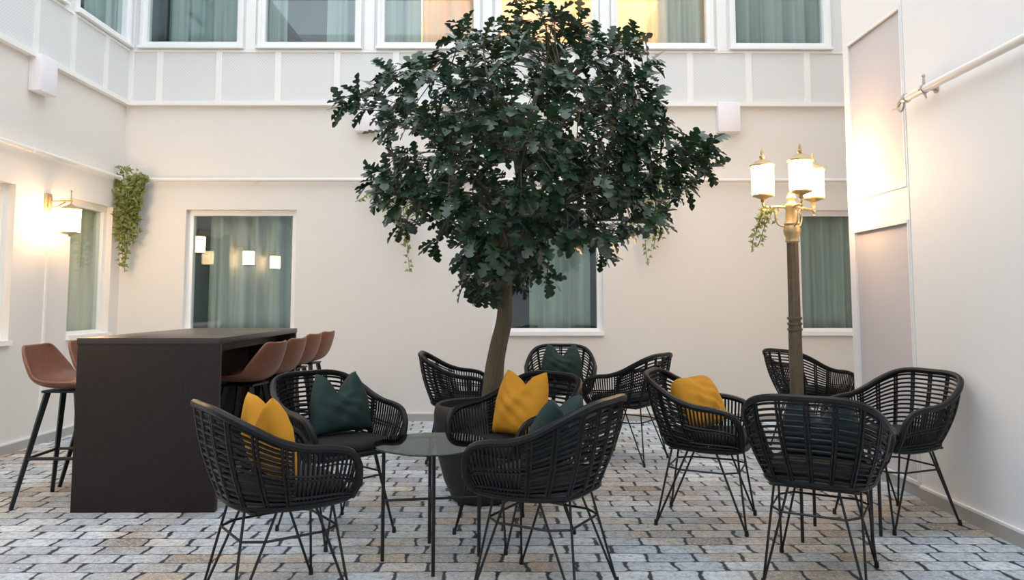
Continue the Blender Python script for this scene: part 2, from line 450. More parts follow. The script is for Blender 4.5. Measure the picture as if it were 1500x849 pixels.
window('x', XL, *LOWL[1], ZW0, ZW1, False, -1, cur=[(.0,1,M['curtain_beige'],'curtain in the narrow left window beside the wall lantern')])
names = ['in the leftmost upper back window', 'in the second upper back window from the left', 'in the third upper back window, left of the tree top',
         'in the warmly lit upper window behind the tree top', 'in the warmly lit upper window right of the tree top', 'in the rightmost upper back window']
spec = [(0,[(.16,1,CU,'grey blue curtain ')]), (0,[(.0,.22,CU,'grey curtain on the left '),(.62,1,CU,'grey curtain on the right ')]), (18,[(.0,.4,CU,'grey curtain on the left '),(.42,1,CW,'pale curtain ')]),
        (110,[(0,1,CW,'cream curtain ')]), (80,[(0,.46,CW,'glowing cream curtain '),(.47,1,CU,'grey curtain ')]), (0,[(.1,1,CU,'grey blue curtain ')])]
for i, (a, b) in enumerate(UPB):
    wv, cc = spec[i]
    window('y', YB-PRO, a, b, ZU0, ZU1, True, 1, warm=wv, cur=[(c0, c1, m_, l_+names[i]) for (c0, c1, m_, l_) in cc])
window('x', XL+PRO, *UPL[0], ZU0, ZU1, True, -1, cur=[(.3,1,CU,'blue grey curtain in the upper left window nearest the corner')])
window('x', XL+PRO, *UPL[1], ZU0, ZU1, True, -1)

# ------------------------------------------------------------------ wall fittings
ZR = 2.445
def rail(name, label, a, b, off, brs, end=None, rr=.021):
    """rail on the wall: a-b axis line; off vector from the rail to the wall; brs positions 0..1"""
    a, b, off = V(a), V(b), V(off)
    t = thing(name, label, 'rail', a)
    L = b-a
    m = MB(); m.tube([V(), L], rr, 12); m.build('pole', M['rod'], t)
    for q in brs:
        m = MB(); c = L*q
        m.tube([c, c+off], .009, 8); m.tube([c+off*.9, c+off], .024, 12)
        d = L.normalized()*.012
        m.tube([c-d, c+d], rr+.006, 12)
        m.build('bracket', M['rod'] if end is None else M['nickel'], t)
    return t, L
rail('wall_rail', 'long white rail along the back wall above the lower windows', (XL+.12, YB-.06, ZR), (XA-.15, YB-.06, ZR), (0,.06,0), [.01,.155,.42,.7,.95])
rail('wall_rail', 'white rail along the left wall above the wall lantern', (XL+.06, YF+.3, ZR), (XL+.06, YB-.12, ZR), (-.06,0,0), [.15,.4,.6,.862,.995])
t, L = rail('wall_rail', 'metal rail with curled end bracket high on the right wall', (XR-.075, YF+.3, ZR), (XR-.075, 4.42, ZR), (.075,0,0), [.2,.6,.975], end=1, rr=.023)
m = MB(); e = L
m.tube([e+V((0,.0,0)), e+V((0,.03,0))], .029, 12)
ring = [e+V((0, .075+.035*math.cos(k*PI/10), -.03+.035*math.sin(k*PI/10))) for k in range(20)]
m.tube(ring, .007, 6, closed=True)
m.tube([e+V((0,.03,0)), e+V((0,.07,-.0)), e+V((0,.12,-.035)), e+V((0,.19,-.03))], [.01,.009,.008,.004], 8)
m.build('end_hook', M['nickel'], t)
m = MB(); c = L*.975
m.tube([c, c+V((0,.0,.075))], [.01,.006], 8); m.ball(c+V((0,0,.08)), .011); m.tube([c+V((0,0,-.02)), c+V((0,-.02,-.06))], [.009,.004], 8)
m.build('finial', M['nickel'], t)

def wall_box(label, c, axis):
    t = thing('wall_light_box', label, 'wall light', c, 0 if axis == 'y' else PI/2, 'white box lights under the upper windows')
    m = MB(); m.box(-.113, .113, -.105, 0, -.155, .155, .006); m.build('housing', M['lampbox'], t)
    m = MB(); m.box(-.098, .098, -.09, -.015, -.158, -.15); m.build('diffuser', M['white'], t, smooth=False)
wall_box('white box light on the back wall behind the left branches', (-1.45, YB, 3.10), 'y')
wall_box('white box light on the back wall above the lamp post', (2.295, YB, 3.10), 'y')
wall_box('white box light on the upper left wall', (XL, 6.12, 3.10), 'x')
m = MB(); m.box(XL, XL+.012, 6.355, 6.38, .084, 1.93); tag(m.build('cable_trunking', M['white'], smooth=False), 'thin white cable trunking down the left wall under the lantern', 'cable')

# ------------------------------------------------------------------ lanterns
def lantern(parent, c, glassmat, up=True, s=1.0):
    """frosted cylinder lantern hanging/standing at c (bottom centre)"""
    c = V(c)
    g = MB(); g.lathe([(.001,.0),(.066*s,0),(.076*s,.01),(.078*s,.20*s),(.070*s,.215*s),(.001,.216*s)], 20, c); gl = g.build('lantern_glass', glassmat, parent)
    k = MB(); k.lathe([(.001,.214*s),(.088*s,.214*s),(.09*s,.224*s),(.062*s,.245*s),(.03*s,.262*s),(.012*s,.272*s),(.02*s,.282*s),(.02*s,.292*s),(.008*s,.302*s),(.012*s,.315*s),(.003*s,.345*s),(.001,.346*s)], 20, c)
    k.build('lantern_cap', M['brass'], parent)
    b = MB(); b.lathe([(.001,-.05*s),(.012*s,-.05*s),(.02*s,-.035*s),(.012*s,-.028*s),(.05*s,-.012*s),(.072*s,-.004*s),(.074*s,.008*s),(.06*s,.008*s)], 20, c)
    for q in range(6):
        a = q*PI/3
        b.tube([c+V((math.cos(a)*.081*s, math.sin(a)*.081*s, .0)), c+V((math.cos(a)*.083*s, math.sin(a)*.083*s, .215*s))], .0035*s, 5)
    b.build('lantern_cage', M['brass'], parent)

LP = (2.075, 5.33)
t = thing('street_lamp', 'old style bronze lamp post with three lit lanterns', 'lamp', (LP[0], LP[1], 0))
m = MB(); m.lathe([(.001,0),(.15,0),(.15,.03),(.12,.05),(.11,.16),(.07,.2),(.06,.28),(.05,.30),(.001,.30)], 24); m.build('base', M['bronze'], t)
m = MB(); rows = []
for (r, z) in [(.044,.28),(.044,1.0),(.04,1.05),(.038,1.6),(.036,1.90)]:
    rows.append([V((math.cos(2*PI*j/32)*r*(1+(.07 if j % 4 < 2 else -.05)), math.sin(2*PI*j/32)*r*(1+(.07 if j % 4 < 2 else -.05)), z)) for j in range(32)])
m.quad_grid(rows, close_u=True); m.build('pole', M['bronze'], t)
m = MB()
for zz in (1.0, 1.04, 1.08): m.lathe([(.04,zz-.012),(.052,zz-.008),(.052,zz+.008),(.04,zz+.012)], 20)
m.build('collar', M['bronze'], t)
m = MB(); m.lathe([(.036,1.62),(.05,1.635),(.044,1.66),(.056,1.69),(.062,1.72),(.05,1.75),(.056,1.765),(.044,1.79),(.04,1.87),(.05,1.885),(.05,1.90),(.03,1.915),(.024,1.93),(.034,1.955),(.024,1.98),(.008,2.0),(.001,2.005)], 20)
m.build('capital', M['brass'], t)
for deg, ar in ((180,.205), (268,.205), (33,.27)):
    a = math.radians(deg); d = V((math.cos(a), math.sin(a), 0)); m = MB()
    m.tube(crom([V((0,0,1.885))+d*.03, V((0,0,1.89))+d*.10, V((0,0,1.885))+d*(ar-.03), V((0,0,1.90))+d*ar, V((0,0,1.93))+d*ar], 6), .010, 8)
    m.tube(crom([V((0,0,1.74))+d*.045, V((0,0,1.76))+d*.10, V((0,0,1.82))+d*.12, V((0,0,1.85))+d*.09, V((0,0,1.88))+d*.10], 5), .006, 6)
    m.ball(d*ar+V((0,0,1.875)), .014); m.ball(d*ar+V((0,0,1.845)), .009)
    m.build('arm', M['brass'], t)
    lantern(t, V((0,0,1.97))+d*ar, M['lantern_glass'])

t = thing('wall_lantern', 'lit brass wall lantern on the left wall', 'lamp', (XL, 6.34, 2.06))
m = MB(); m.box(0, .018, -.045, .045, -.09, .07, .006); m.box(.018, .035, -.025, .025, -.06, .04, .006); m.build('wall_plate', M['brass'], t)
m = MB(); m.tube([(.02,0,.0),(.215,0,.005)], .009, 8); m.tube([(.205,0,-.03),(.205,0,.085)], [.008,.004], 8); m.ball((.205,0,.09), .009)
m.tube(crom([(.02,0,-.05),(.08,0,-.045),(.13,0,-.02),(.165,0,0)], 6), .006, 6); m.tube([(.205,0,.0),(.205,0,-.03)], .007, 6); m.build('arm', M['brass'], t)
c = V((.205,0,-.275))
g = MB(); g.lathe([(.001,.0),(.066,0),(.078,.012),(.080,.195),(.07,.205),(.001,.206)], 20, c); g.build('lantern_glass', M['sconce_glass'], t)
k = MB(); k.lathe([(.001,.204),(.088,.204),(.09,.212),(.06,.228),(.03,.24),(.012,.252),(.001,.253)], 20, c); k.build('lantern_cap', M['brass'], t)
k = MB(); k.lathe([(.001,-.03),(.01,-.026),(.012,-.015),(.04,-.008),(.074,0),(.076,.01),(.06,.01)], 20, c); k.build('lantern_cage', M['brass'], t)

for y_, lab_ in ((4.58, 'wall lantern left of the frame, left one of the two reflected in the back window'), (3.35, 'wall lantern left of the frame, right one of the two reflected in the back window')):
    o = copy_tree(t); o.location = (XL, y_, 2.0); o['label'] = lab_
# ------------------------------------------------------------------ bar table
bx0, bx1, by0, by1, bz = -2.49, -1.67, 4.325, 5.90, .99
t = thing('bar_table', 'long dark wood bar table with solid end panel', 'table', ((bx0+bx1)/2, (by0+by1)/2, 0))
hx, hy = (bx1-bx0)/2, (by1-by0)/2
m = MB(); m.box(-hx-.004, hx+.004, -hy-.004, hy+.004, bz-.036, bz, .003); m.build('table_top', M['wenge_top'], t)
for s_ in (-1, 1):
    m = MB(); m.box(-hx, hx, s_*hy, s_*(hy-.045), 0, bz-.036, .002); m.build('end_panel', M['wenge'], t)
m = MB(); m.box(-.05, .05, -hy+.045, hy-.045, .0, bz-.036); m.build('middle_panel', M['wenge'], t, smooth=False)
m = MB()
for s_ in (-1, 1): m.box(s_*(hx-.16), s_*(hx-.13), -hy+.045, hy-.045, bz-.10, bz-.036)
m.build('apron', M['wenge'], t, smooth=False)

# ------------------------------------------------------------------ bar stools
def make_stool():
    t = thing('bar_stool', '', 'stool')
    prof = [(.215,.665,.17,.012),(.195,.688,.19,.02),(.12,.695,.212,.03),(.02,.688,.222,.038),(-.08,.684,.226,.05),(-.15,.70,.226,.075),(-.195,.745,.222,.085),(-.22,.81,.208,.07),(-.238,.875,.186,.05),(-.248,.925,.155,.035),(-.25,.938,.12,.03)]
    rows = []
    for i, (y, z, wd, cu) in enumerate(prof):
        a = V((0, prof[max(i-1,0)][0], prof[max(i-1,0)][1])); b = V((0, prof[min(i+1,len(prof)-1)][0], prof[min(i+1,len(prof)-1)][1]))
        tg = (b-a).normalized(); nr = V((0, tg.z, -tg.y))
        if nr.z < 0 and abs(nr.z) > .2: nr = -nr
        if i > 5 and nr.y < 0: nr = -nr
        rows.append([V((wd*q, y, z))+nr*(cu*abs(q)**2.4) for q in [k/5-1 for k in range(11)]])
    m = MB(); m.quad_grid(rows); o = m.build('seat_shell', M['leather'], t, smooth='full')
    s1 = o.modifiers.new('thick', 'SOLIDIFY'); s1.thickness = .022; s1.offset = 0
    s2 = o.modifiers.new('sub', 'SUBSURF'); s2.levels = 1; s2.render_levels = 2
    m = MB(); m.box(-.11, .11, -.12, .10, .655, .668); m.build('mounting_plate', M['black_steel'], t, smooth=False)
    tops = {}; feet = {}
    for sx in (-1, 1):
        for sy in (-1, 1):
            a, b = V((sx*.085, sy*.085-.01, .662)), V((sx*.205, sy*.205, .0)); tops[sx,sy] = a; feet[sx,sy] = b
            m = MB(); m.bar(a, b, .021, .014); m.build('leg', M['black_steel'], t, smooth=False)
    m = MB(); q = .58; P = [tops[k].lerp(feet[k], q) for k in ((-1,-1),(1,-1),(1,1),(-1,1))]
    for i in range(4): m.tube([P[i], P[(i+1) % 4]], .0095, 8)
    m.build('footrest', M['black_steel'], t)
    return t
stool0 = make_stool()
def facing(fx, fy): return math.atan2(fy, fx)-PI/2
STOOLS = [(-2.67, 4.60, 1,.03, 'brown leather bar stool at the left side of the bar table, nearest the camera'),
          (-2.70, 5.12, 1,.0, 'brown leather bar stool mostly hidden behind the left edge of the bar table'),
          (-1.735, 4.93, -.98,.15, 'first bar stool on the right side of the bar table, nearest the camera'),
          (-1.735, 5.42, -.985,.12, 'second bar stool from the front on the right side of the bar table'),
          (-1.80, 6.14, -.985,.12, 'third bar stool from the front on the right side of the bar table'),
          (-1.80, 6.60, -.985,.12, 'farthest bar stool on the right side of the bar table')]
for i, (x, y, fx, fy, lab) in enumerate(STOOLS):
    o = stool0 if i == 0 else copy_tree(stool0)
    o.location = (x, y, 0); o.rotation_euler = (0, 0, facing(fx, fy)); tag(o, lab, 'stool', 'brown leather bar stools')

# ------------------------------------------------------------------ rattan armchairs
KS = [0,.17,.30,.42,.54,.66,.78,.88,.94,1.0]
KR = [(0,-.30,.80),(.13,-.295,.798),(.215,-.265,.778),(.265,-.195,.735),(.29,-.10,.682),(.298,0,.65),(.298,.10,.638),(.292,.18,.615),(.282,.222,.56),(.262,.232,.485)]
KB = [(0,-.205,0.436),(.085,-.20,0.433),(.15,-.17,0.428),(.19,-.11,0.423),(.21,-.04,0.420),(.22,.03,0.418),(.223,.10,0.418),(.223,.16,0.420),(.222,.195,0.424),(.22,.215,0.430)]
def samp(K, s):
    s = max(0, min(1, s)); i = 0
    while i < len(KS)-2 and s > KS[i+1]: i += 1
    t_ = (s-KS[i])/(KS[i+1]-KS[i])
    P = [V(p) for p in K]
    mir = lambda p: V((-p.x, p.y, p.z))
    p0 = P[i-1] if i else mir(P[1]); p1 = P[i]; p2 = P[i+1]; p3 = P[i+2] if i+2 < len(P) else P[-1]*2-P[-2]
    return .5*((2*p1)+(p2-p0)*t_+(2*p0-5*p1+4*p2-p3)*t_*t_+(3*p1-p0-3*p2+p3)*t_**3)
def shell(u, v, out=0):
    s = abs(u); r = samp(KR, s); b = samp(KB, s)
    wv = v+.16*math.sin(PI*v)
    p = V((b.x+(r.x-b.x)*wv, b.y+(r.y-b.y)*wv, b.z+(r.z-b.z)*v))
    n = V((p.x, p.y+.02, 0)); n = n.normalized() if n.length > 1e-5 else V((0,-1,0))
    p += n*out
    if u < 0: p.x = -p.x
    return p
def make_chair():
    t = thing('rattan_armchair', '', 'chair')
    R = M['rattan']
    # thick wrapped rim along back and arms, running down to the seat ring
    pts = [shell(-1+2*i/72, 1) for i in range(73)]
    pts = [V((-.222,.222,0.430))]+pts+[V((.222,.222,0.430))]
    m = MB(); m.tube(pts, .0165, 8); m.build('rim', R, t)
    # woven back: horizontal canes and upright ribs
    m = MB(); NH = 15
    for k in range(1, NH):
        v = k/NH; ue = .60
        m.tube([shell(-ue+2*ue*j/26, v, .002*(1 if k % 2 else -1)) for j in range(27)], .0060, 5, caps=False)
    for u in (-.56,-.43,-.29,-.145,0,.145,.29,.43,.56):
        for d in (-.010, .010):
            m.tube([shell(u+d, j/9, .004) for j in range(10)], .0062, 5, caps=False)
    m.build('backrest', R, t)
    # woven arms: close upright canes with two cross bands
    for sg in (-1, 1):
        m = MB()
        for k in range(17):
            u = sg*(.60+.385*k/16)
            m.tube([shell(u, j/7) for j in range(8)], .0055, 5, caps=False)
        for v in (.08, .16, .46, .53):
            m.tube([shell(sg*(.56+.42*j/10), v, .006) for j in range(11)], .0052, 5, caps=False)
        m.build('armrest', R, t)
    # seat ring and woven pan
    ringp = [shell(-1+2*i/40, 0) for i in range(41)]
    m = MB(); m.tube(ringp+[V((.15,.235,0.430)), V((0,.243,0.432)), V((-.15,.235,0.430))], .014, 7, closed=True)
    rows = []
    for q in (1, .7, .35, .02):
        rows.append([V((p.x*q, (p.y-.02)*q+.02, p.z-.006-.014*(1-q*q))) for p in ringp+[V((.15,.235,0.430)), V((0,.243,0.432)), V((-.15,.235,0.430))]])
    m.quad_grid(rows, close_u=True); m.build('seat', R, t)
    out = [V((p.x*.93, (p.y-.02)*.93+.02, 0)) for p in ringp+[V((.15,.24,0)), V((0,.25,0)), V((-.15,.24,0))]]
    rows = []
    for (q, z) in ((.01,.434),(.85,.434),(.97,.44),(1.0,.455),(.99,.474),(.94,.486),(.8,.493),(.4,.496),(.01,.496)):
        rows.append([V((p.x*q, (p.y-.02)*q+.02, z)) for p in out])
    m = MB(); m.quad_grid(rows, close_u=True); m.build('seat_pad', M['pad'], t)
    # wire underframe and hairpin legs
    B = M['black_steel']; m = MB()
    c4 = [(-.175,-.16),(.175,-.16),(.185,.185),(-.185,.185)]
    m.tube([V((x, y, .410)) for x, y in c4], .0065, 6, closed=True)
    m.tube([V((-.18,.012,.410)), V((.18,.012,.410))], .006, 6); m.build('under_frame', B, t)
    low = []
    for (sx, sy) in ((-1,-1),(1,-1),(1,1),(-1,1)):
        foot = V((sx*(.20 if sy < 0 else .205), sy*(.235 if sy < 0 else .235), .006))
        cx, cy = (sx*(.175 if sy < 0 else .185), -.16 if sy < 0 else .185)
        a = V((cx, cy-sy*.10, .410)); b = V((cx-sx*.075, cy, .410))
        m = MB(); m.tube([a, foot], .0058, 6); m.tube([b, foot], .0058, 6)
        lg = m.build('leg', B, t)
        m = MB(); m.lathe([(.001,0),(.010,0),(.011,.006),(.0085,.03),(.001,.031)], 8, (foot.x, foot.y, 0)); m.build('foot_cap', B, lg)
        low += [(a.lerp(foot, .27), b.lerp(foot, .27), sx, sy)]
    m = MB()
    order = []
    for (a, b, sx, sy) in low:
        order += [a, b] if (sx*sy) > 0 else [b, a]
    m.tube(order, .0052, 6, closed=True); m.build('stretcher', B, t)
    return t
chair0 = make_chair()
# x, y, facing vector, label
CH = dict(
 fl=(-.93, 3.06, .80, .60, 'black rattan armchair at front left, back to the camera, holding a mustard cushion'),
 bl=(-.90, 3.97, .72,-.69, 'black rattan armchair beside the bar table, facing the camera, with a green cushion'),
 ce=(.165, 3.19, -.86, .51, 'black rattan armchair in the front middle, back turned, right of the round glass table'),
 mi=(.04, 3.92, -.76,-.65, 'black rattan armchair in front of the planter with an upright mustard cushion'),
 ye=(1.10, 4.16, .91,-.41, 'black rattan armchair with a slumped mustard cushion, right of the middle'),
 fr=(1.38, 3.33, .50, .866, 'black rattan armchair at front right with its back to the camera'),
 ri=(2.15, 4.165, -.94,-.34, 'empty black rattan armchair standing against the right wall'),
 ba=(-.37, 5.78, 1,.04, 'black rattan armchair behind the tree trunk on the left, facing right'),
 bb=(.47, 6.52, -.08,-1, 'black rattan armchair by the back wall facing the camera, with a green cushion'),
 bc=(.93, 5.76, -.80, .60, 'empty black rattan armchair at the back right of the tree, its back to the camera'),
 bd=(2.50, 6.17, .92,.38, 'black rattan armchair behind the lamp post'))
for i, (k, (x, y, fx, fy, lab)) in enumerate(CH.items()):
    o = chair0 if i == 0 else copy_tree(chair0)
    o.location = (x, y, 0); o.rotation_euler = (0, 0, facing(fx, fy)); tag(o, lab, 'chair', 'black rattan armchairs')

# ------------------------------------------------------------------ cushions
def cushion(key, mt, label, loc, tilt, yaw=0, roll=0, S=.43, chop=.09, thick=.075, seed=1, pull=.36, rd=0, wf=1.15):
    x, y, fx, fy, _ = CH[key]; N = 24; rnd = random.Random(seed)
    a1, a2 = rnd.uniform(0,6), rnd.uniform(0,6)
    def pt(u, v, sd):
        h = S/2
        pin = lambda q: 1-.10*(1-q*q)
        X = u*h*wf*(1-.085*(1-v*v)); Z = v*h*(1-.085*(1-u*u))
        X *= (1-pull*max(0, v)**1.3)*(1-rd*u*u*v*v); Z *= 1-rd*u*u*v*v
        ch = chop*math.exp(-(u/.42)**2)*max(0, (v+.35)/1.35)**1.5
        Z -= ch
        e = max(0, (1-u*u))*max(0, (1-v*v))
        th = thick*(e**.42)*(1-.35*math.exp(-(u/.22)**2)*max(0, v)**1.2)
        wr = .006*math.sin(7*u+5*v+a1)*e+.004*math.sin(13*v-8*u+a2)*e
        dent = -.035*math.exp(-(u/.35)**2)*max(0, v)**2
        return V((X, sd*th+wr+dent, Z))
    rows1 = [[pt(-1+2*j/N, -1+2*i/N, 1) for j in range(N+1)] for i in range(N+1)]
    rows2 = [[pt(-1+2*j/N, -1+2*i/N, -1) for j in range(N, -1, -1)] for i in range(N+1)]
    m = MB(); m.quad_grid(rows1); m.quad_grid(rows2)
    o = m.build('cushion', mt, smooth='full')
    import bmesh
    bm = bmesh.new(); bm.from_mesh(o.data); bmesh.ops.remove_doubles(bm, verts=bm.verts[:], dist=.0006)
    bmesh.ops.recalc_face_normals(bm, faces=bm.faces[:]); bm.to_mesh(o.data); bm.free()
    Mx = Matrix.Translation((x, y, 0)) @ Matrix.Rotation(facing(fx, fy), 4, 'Z') @ Matrix.Translation(loc) @ Matrix.Rotation(yaw, 4, 'Z') @ Matrix.Rotation(tilt, 4, 'X') @ Matrix.Rotation(roll, 4, 'Y')
    o.matrix_world = Mx
    tag(o, label, 'cushion', 'mustard cushions' if mt == M['yellow'] else 'green cushions')
cushion('fl', M['yellow'], 'mustard velvet cushion in the armchair at front left', (.02,-.05,.662), .22, .05, seed=1, S=.345, chop=.11)
cushion('bl', M['green'], 'dark green velvet cushion in the armchair beside the bar table', (-.045,-.045,.656), .26, -.05, seed=2, chop=.10, S=.33)
cushion('mi', M['yellow'], 'mustard velvet cushion with a chopped top in the armchair before the planter', (-.03,-.02,.668), .24, -.08, .03, seed=3, chop=.07, S=.345, pull=.2, wf=1.22)
cushion('ce', M['green'], 'dark green velvet cushion in the front middle armchair, seen through its weave', (.0,-.05,.652), .34, -.1, seed=4, S=.32)
cushion('ye', M['yellow'], 'slumped mustard cushion in the armchair right of the middle', (-.01,-.035,.645), .48, -.5, .04, seed=5, chop=.0, S=.325, pull=.05, rd=.22, thick=.085)
cushion('bb', M['green'], 'dark green cushion in the armchair by the back wall', (-.01,-.04,.66), .24, .0, seed=6, S=.34, chop=.09)
cushion('fr', M['green'], 'dark green cushion in the armchair at front right, barely seen through the weave', (.02,-.035,.648), .34, .0, seed=7, S=.31)

# ------------------------------------------------------------------ glass side tables
def make_table():
    t = thing('side_table', '', 'table')
    m = MB(); m.lathe([(.001,.526),(.272,.526),(.276,.530),(.272,.534),(.001,.534)], 48); m.build('glass_top', M['table_glass'], t)
    m = MB(); rr = .225
    m.tube([V((rr*math.cos(k*PI/20), rr*math.sin(k*PI/20), .520)) for k in range(40)], .006, 6, closed=True); m.build('top_ring', M['black_steel'], t)
    for k in range(4):
        a = k*PI/2; p = V((rr*math.cos(a), rr*math.sin(a), 0))
        m = MB(); m.tube([p, p+V((0,0,.52))], .0085, 8); m.build('leg', M['black_steel'], t)
    for k in range(2):
        a = k*PI/2; d = V((math.cos(a), math.sin(a), 0))*rr
        m = MB(); m.tube([d+V((0,0,.275+.0*k)), -d+V((0,0,.275))], .0065, 6); m.build('crossbar', M['black_steel'], t)
    return t
tb = make_table(); tb.location = (-.355, 3.56, 0); tb.rotation_euler = (0,0,math.radians(8))
tag(tb, 'round smoked glass side table among the chairs at front left', 'table', 'round glass side tables')
tb2 = copy_tree(tb); tb2.location = (1.70, 3.83, 0); tb2.rotation_euler = (0,0,math.radians(12))
tag(tb2, 'round glass side table half hidden behind the front right armchair', 'table', 'round glass side tables')

# ------------------------------------------------------------------ tree in planter
TX, TY = -.15, 4.62
t = thing('planter', 'large dark rounded planter holding the tree', 'planter', (TX, TY, 0))
m = MB(); m.lathe([(.001,0),(.17,0),(.185,.01),(.235,.12),(.278,.28),(.298,.42),(.30,.52),(.292,.565),(.278,.578),(.265,.57),(.268,.50),(.001,.49)], 40); m.build('pot', M['pot'], t)
m = MB(); m.lathe([(.001,.526),(.15,.524),(.268,.51)], 30); m.build('soil', M['soil'], t)

F_, PX, PY, PIT, YAW = 1080.0, 750.0, 357.03, .0780, .0068
fwd = V((math.sin(YAW)*math.cos(PIT), math.cos(YAW)*math.cos(PIT), math.sin(PIT))); rgt = V((math.cos(YAW), -math.sin(YAW), 0)); upv = rgt.cross(fwd)
def crown_xz(px, py):
    """photo outline of the crown measured in the plane of the trunk"""
    d = fwd*F_ + rgt*(px-PX) - upv*(py-PY); k = TY/d.y
    return (d.x*k-TX, 1.2+d.z*k)
OUT = [(497,180),(495,168),(515,152),(540,135),(560,128),(575,105),(600,95),(640,100),(668,92),(655,62),(650,38),(668,15),(690,25),(735,35),(765,14),(790,15),(830,14),(858,28),(852,52),(880,65),(920,52),(945,55),(934,80),(957,100),(942,118),(932,135),(965,165),(968,190),(985,207),(1020,198),(1046,235),(1046,258),(1015,268),(1005,285),(976,290),(975,325),(960,345),(930,350),(900,342),(885,380),(868,362),(840,360),(825,380),(805,412),(785,416),(765,398),(745,408),(735,430),(708,438),(672,415),(690,390),(680,375),(640,368),(628,355),(645,330),(620,325),(600,320),(578,338),(548,300),(540,275),(550,250),(545,225),(560,205),(590,186),(575,180),(550,176),(520,174)]
POLY = [crown_xz(*p) for p in OUT]
def inside(x, z):
    c = False; n = len(POLY); j = n-1
    for i in range(n):
        xi, zi = POLY[i]; xj, zj = POLY[j]
        if (zi > z) != (zj > z) and x < (xj-xi)*(z-zi)/(zj-zi)+xi: c = not c
        j = i
    return c
CX, CZ = crown_xz(768, 235)
rnd = random.Random(21)
clus = []; tries = 0
while len(clus) < 410 and tries < 60000:
    tries += 1
    x = rnd.uniform(-1.15, 1.35); z = rnd.uniform(1.15, 3.1)
    d = V((x-CX, 0, z-CZ)); L = d.length or 1; d = d/L
    if not inside(x, z) or not inside(x+d.x*.085, z+d.z*.085) or not inside(x, z+.10): continue
    q = 1-((x-CX)/1.25)**2-((z-CZ)/.98)**2
    dep = .78*math.sqrt(max(.02, q))
    y = dep*(rnd.uniform(-1, 1) if rnd.random() < .45 else rnd.choice((-1, 1))*rnd.uniform(.6, 1))
    p = V((x, y, z))
    if any((p-c).length < .072 for c in clus): continue
    clus.append(p)
# make sure the outlying sprays of the crown carry leaves
for (px, py, dy) in [(512,165,-.1),(530,152,0),(555,140,.05),(668,48,.1),(684,42,0),(846,36,-.05),(828,34,.1),(935,62,.1),(915,72,0),(948,105,.1),(1030,225,-.1),(1036,245,0),(1010,212,.05),(700,425,0),(685,410,.1),(720,425,-.1),(800,405,-.1),(882,372,0),(640,358,-.1),(585,325,.1),(555,285,.05),(965,320,.1),(1008,272,.05),(800,34,0),(745,44,.1),(985,280,0),(690,380,-.2),(740,395,.1),(770,390,-.1)]:
    x, z = crown_xz(px, py); clus.append(V((x, dy, z)))

tree = thing('artificial_tree', 'tall artificial oak tree with dense dark green leaves', 'tree', (TX, TY, .528))
base = V((0, 0, .528))
TR = [crown_xz(*p) for p in [(722,612),(721,580),(724,540),(731,505),(738,470),(740,430),(743,390),(748,340),(757,290),(765,240),(770,190)]]
TP = crom([V((x, .02*math.sin(i), z)) for i, (x, z) in enumerate(TR)], 5)
TP = [p for p in TP if p.z > .56]; TP.insert(0, V((TP[0].x, TP[0].y, .531)))
rad = [.070-.0012*i if i < 10 else max(.012, .058-(i-10)*.00115) for i in range(len(TP))]
m = MB(); rows = []
for i, p in enumerate(TP):
    rows.append([p-base+V((math.cos(2*PI*j/14)*rad[i]*(1+.06*math.sin(3*j+i*.4)), math.sin(2*PI*j/14)*rad[i]*(1+.06*math.sin(2*j+i*.3)), 0)) for j in range(14)])
m.quad_grid(rows, close_u=True); m.build('trunk', M['bark'], tree, smooth='full')
# main branches fan out from the upper trunk; every spray joins the nearest branch by a twig
ends = []; pool = clus[:]; rnd.shuffle(pool)
for p in pool:
    if len(ends) >= 26: break
    if all((p-e).length > .36 for e in ends): ends.append(p)
brs = []
for e in ends:
    hh = max(1.48, min(2.35, e.z-.55*math.hypot(e.x, e.y)-.05)); i0 = min(range(len(TP)), key=lambda i: abs(TP[i].z-hh))
    a = TP[i0]; mid = a.lerp(e, .5)+V((rnd.uniform(-.05,.05), rnd.uniform(-.05,.05), .07+.05*rnd.random()))
    brs.append((crom([a, a.lerp(mid, .6)+V((0,0,.02)), mid, e], 5), []))
for c in clus:
    best = min(((bi, k) for bi, (bp, _) in enumerate(brs) for k in range(4, len(bp))), key=lambda q: (brs[q[0]][0][q[1]]-c).length)
    brs[best[0]][1].append((best[1], c))
tw = {}
for bp, tws in brs:
    m = MB(); m.tube([p-base for p in bp], [.017-.011*i/(len(bp)-1) for i in range(len(bp))], 6)
    for k, c in tws:
        a = bp[k]
        if (c-a).length < .02: continue
        md = a.lerp(c, .5)+V((rnd.uniform(-.02,.02), rnd.uniform(-.02,.02), .02)); m.tube([a-base, md-base, c-base], [.005,.004,.003], 4)
    m.build('branch', M['bark'], tree)
LEAF = [(0,.012),(.12,.03),(.19,.14),(.25,.17),(.29,.07),(.33,.06),(.40,.21),(.47,.25),(.51,.10),(.55,.09),(.61,.26),(.70,.28),(.73,.13),(.77,.12),(.83,.20),(.90,.17),(.96,.10),(1,.02)]
def leaf(mb, p, d, nrm, L, shape=LEAF, wsc=1.0, droop=.25, fold=.25):
    d = d.normalized(); s_ = d.cross(nrm)
    if s_.length < 1e-4: s_ = d.orthogonal()
    s_.normalize(); n = s_.cross(d)
    rows = []
    for (q, w_) in shape:
        c = p+d*(L*q)-n*(droop*L*q*q); ww = w_*L*wsc
        rows.append([c+s_*ww+n*(ww*fold), c, c-s_*ww+n*(ww*fold)])
    mb.quad_grid(rows)
fol = MB()
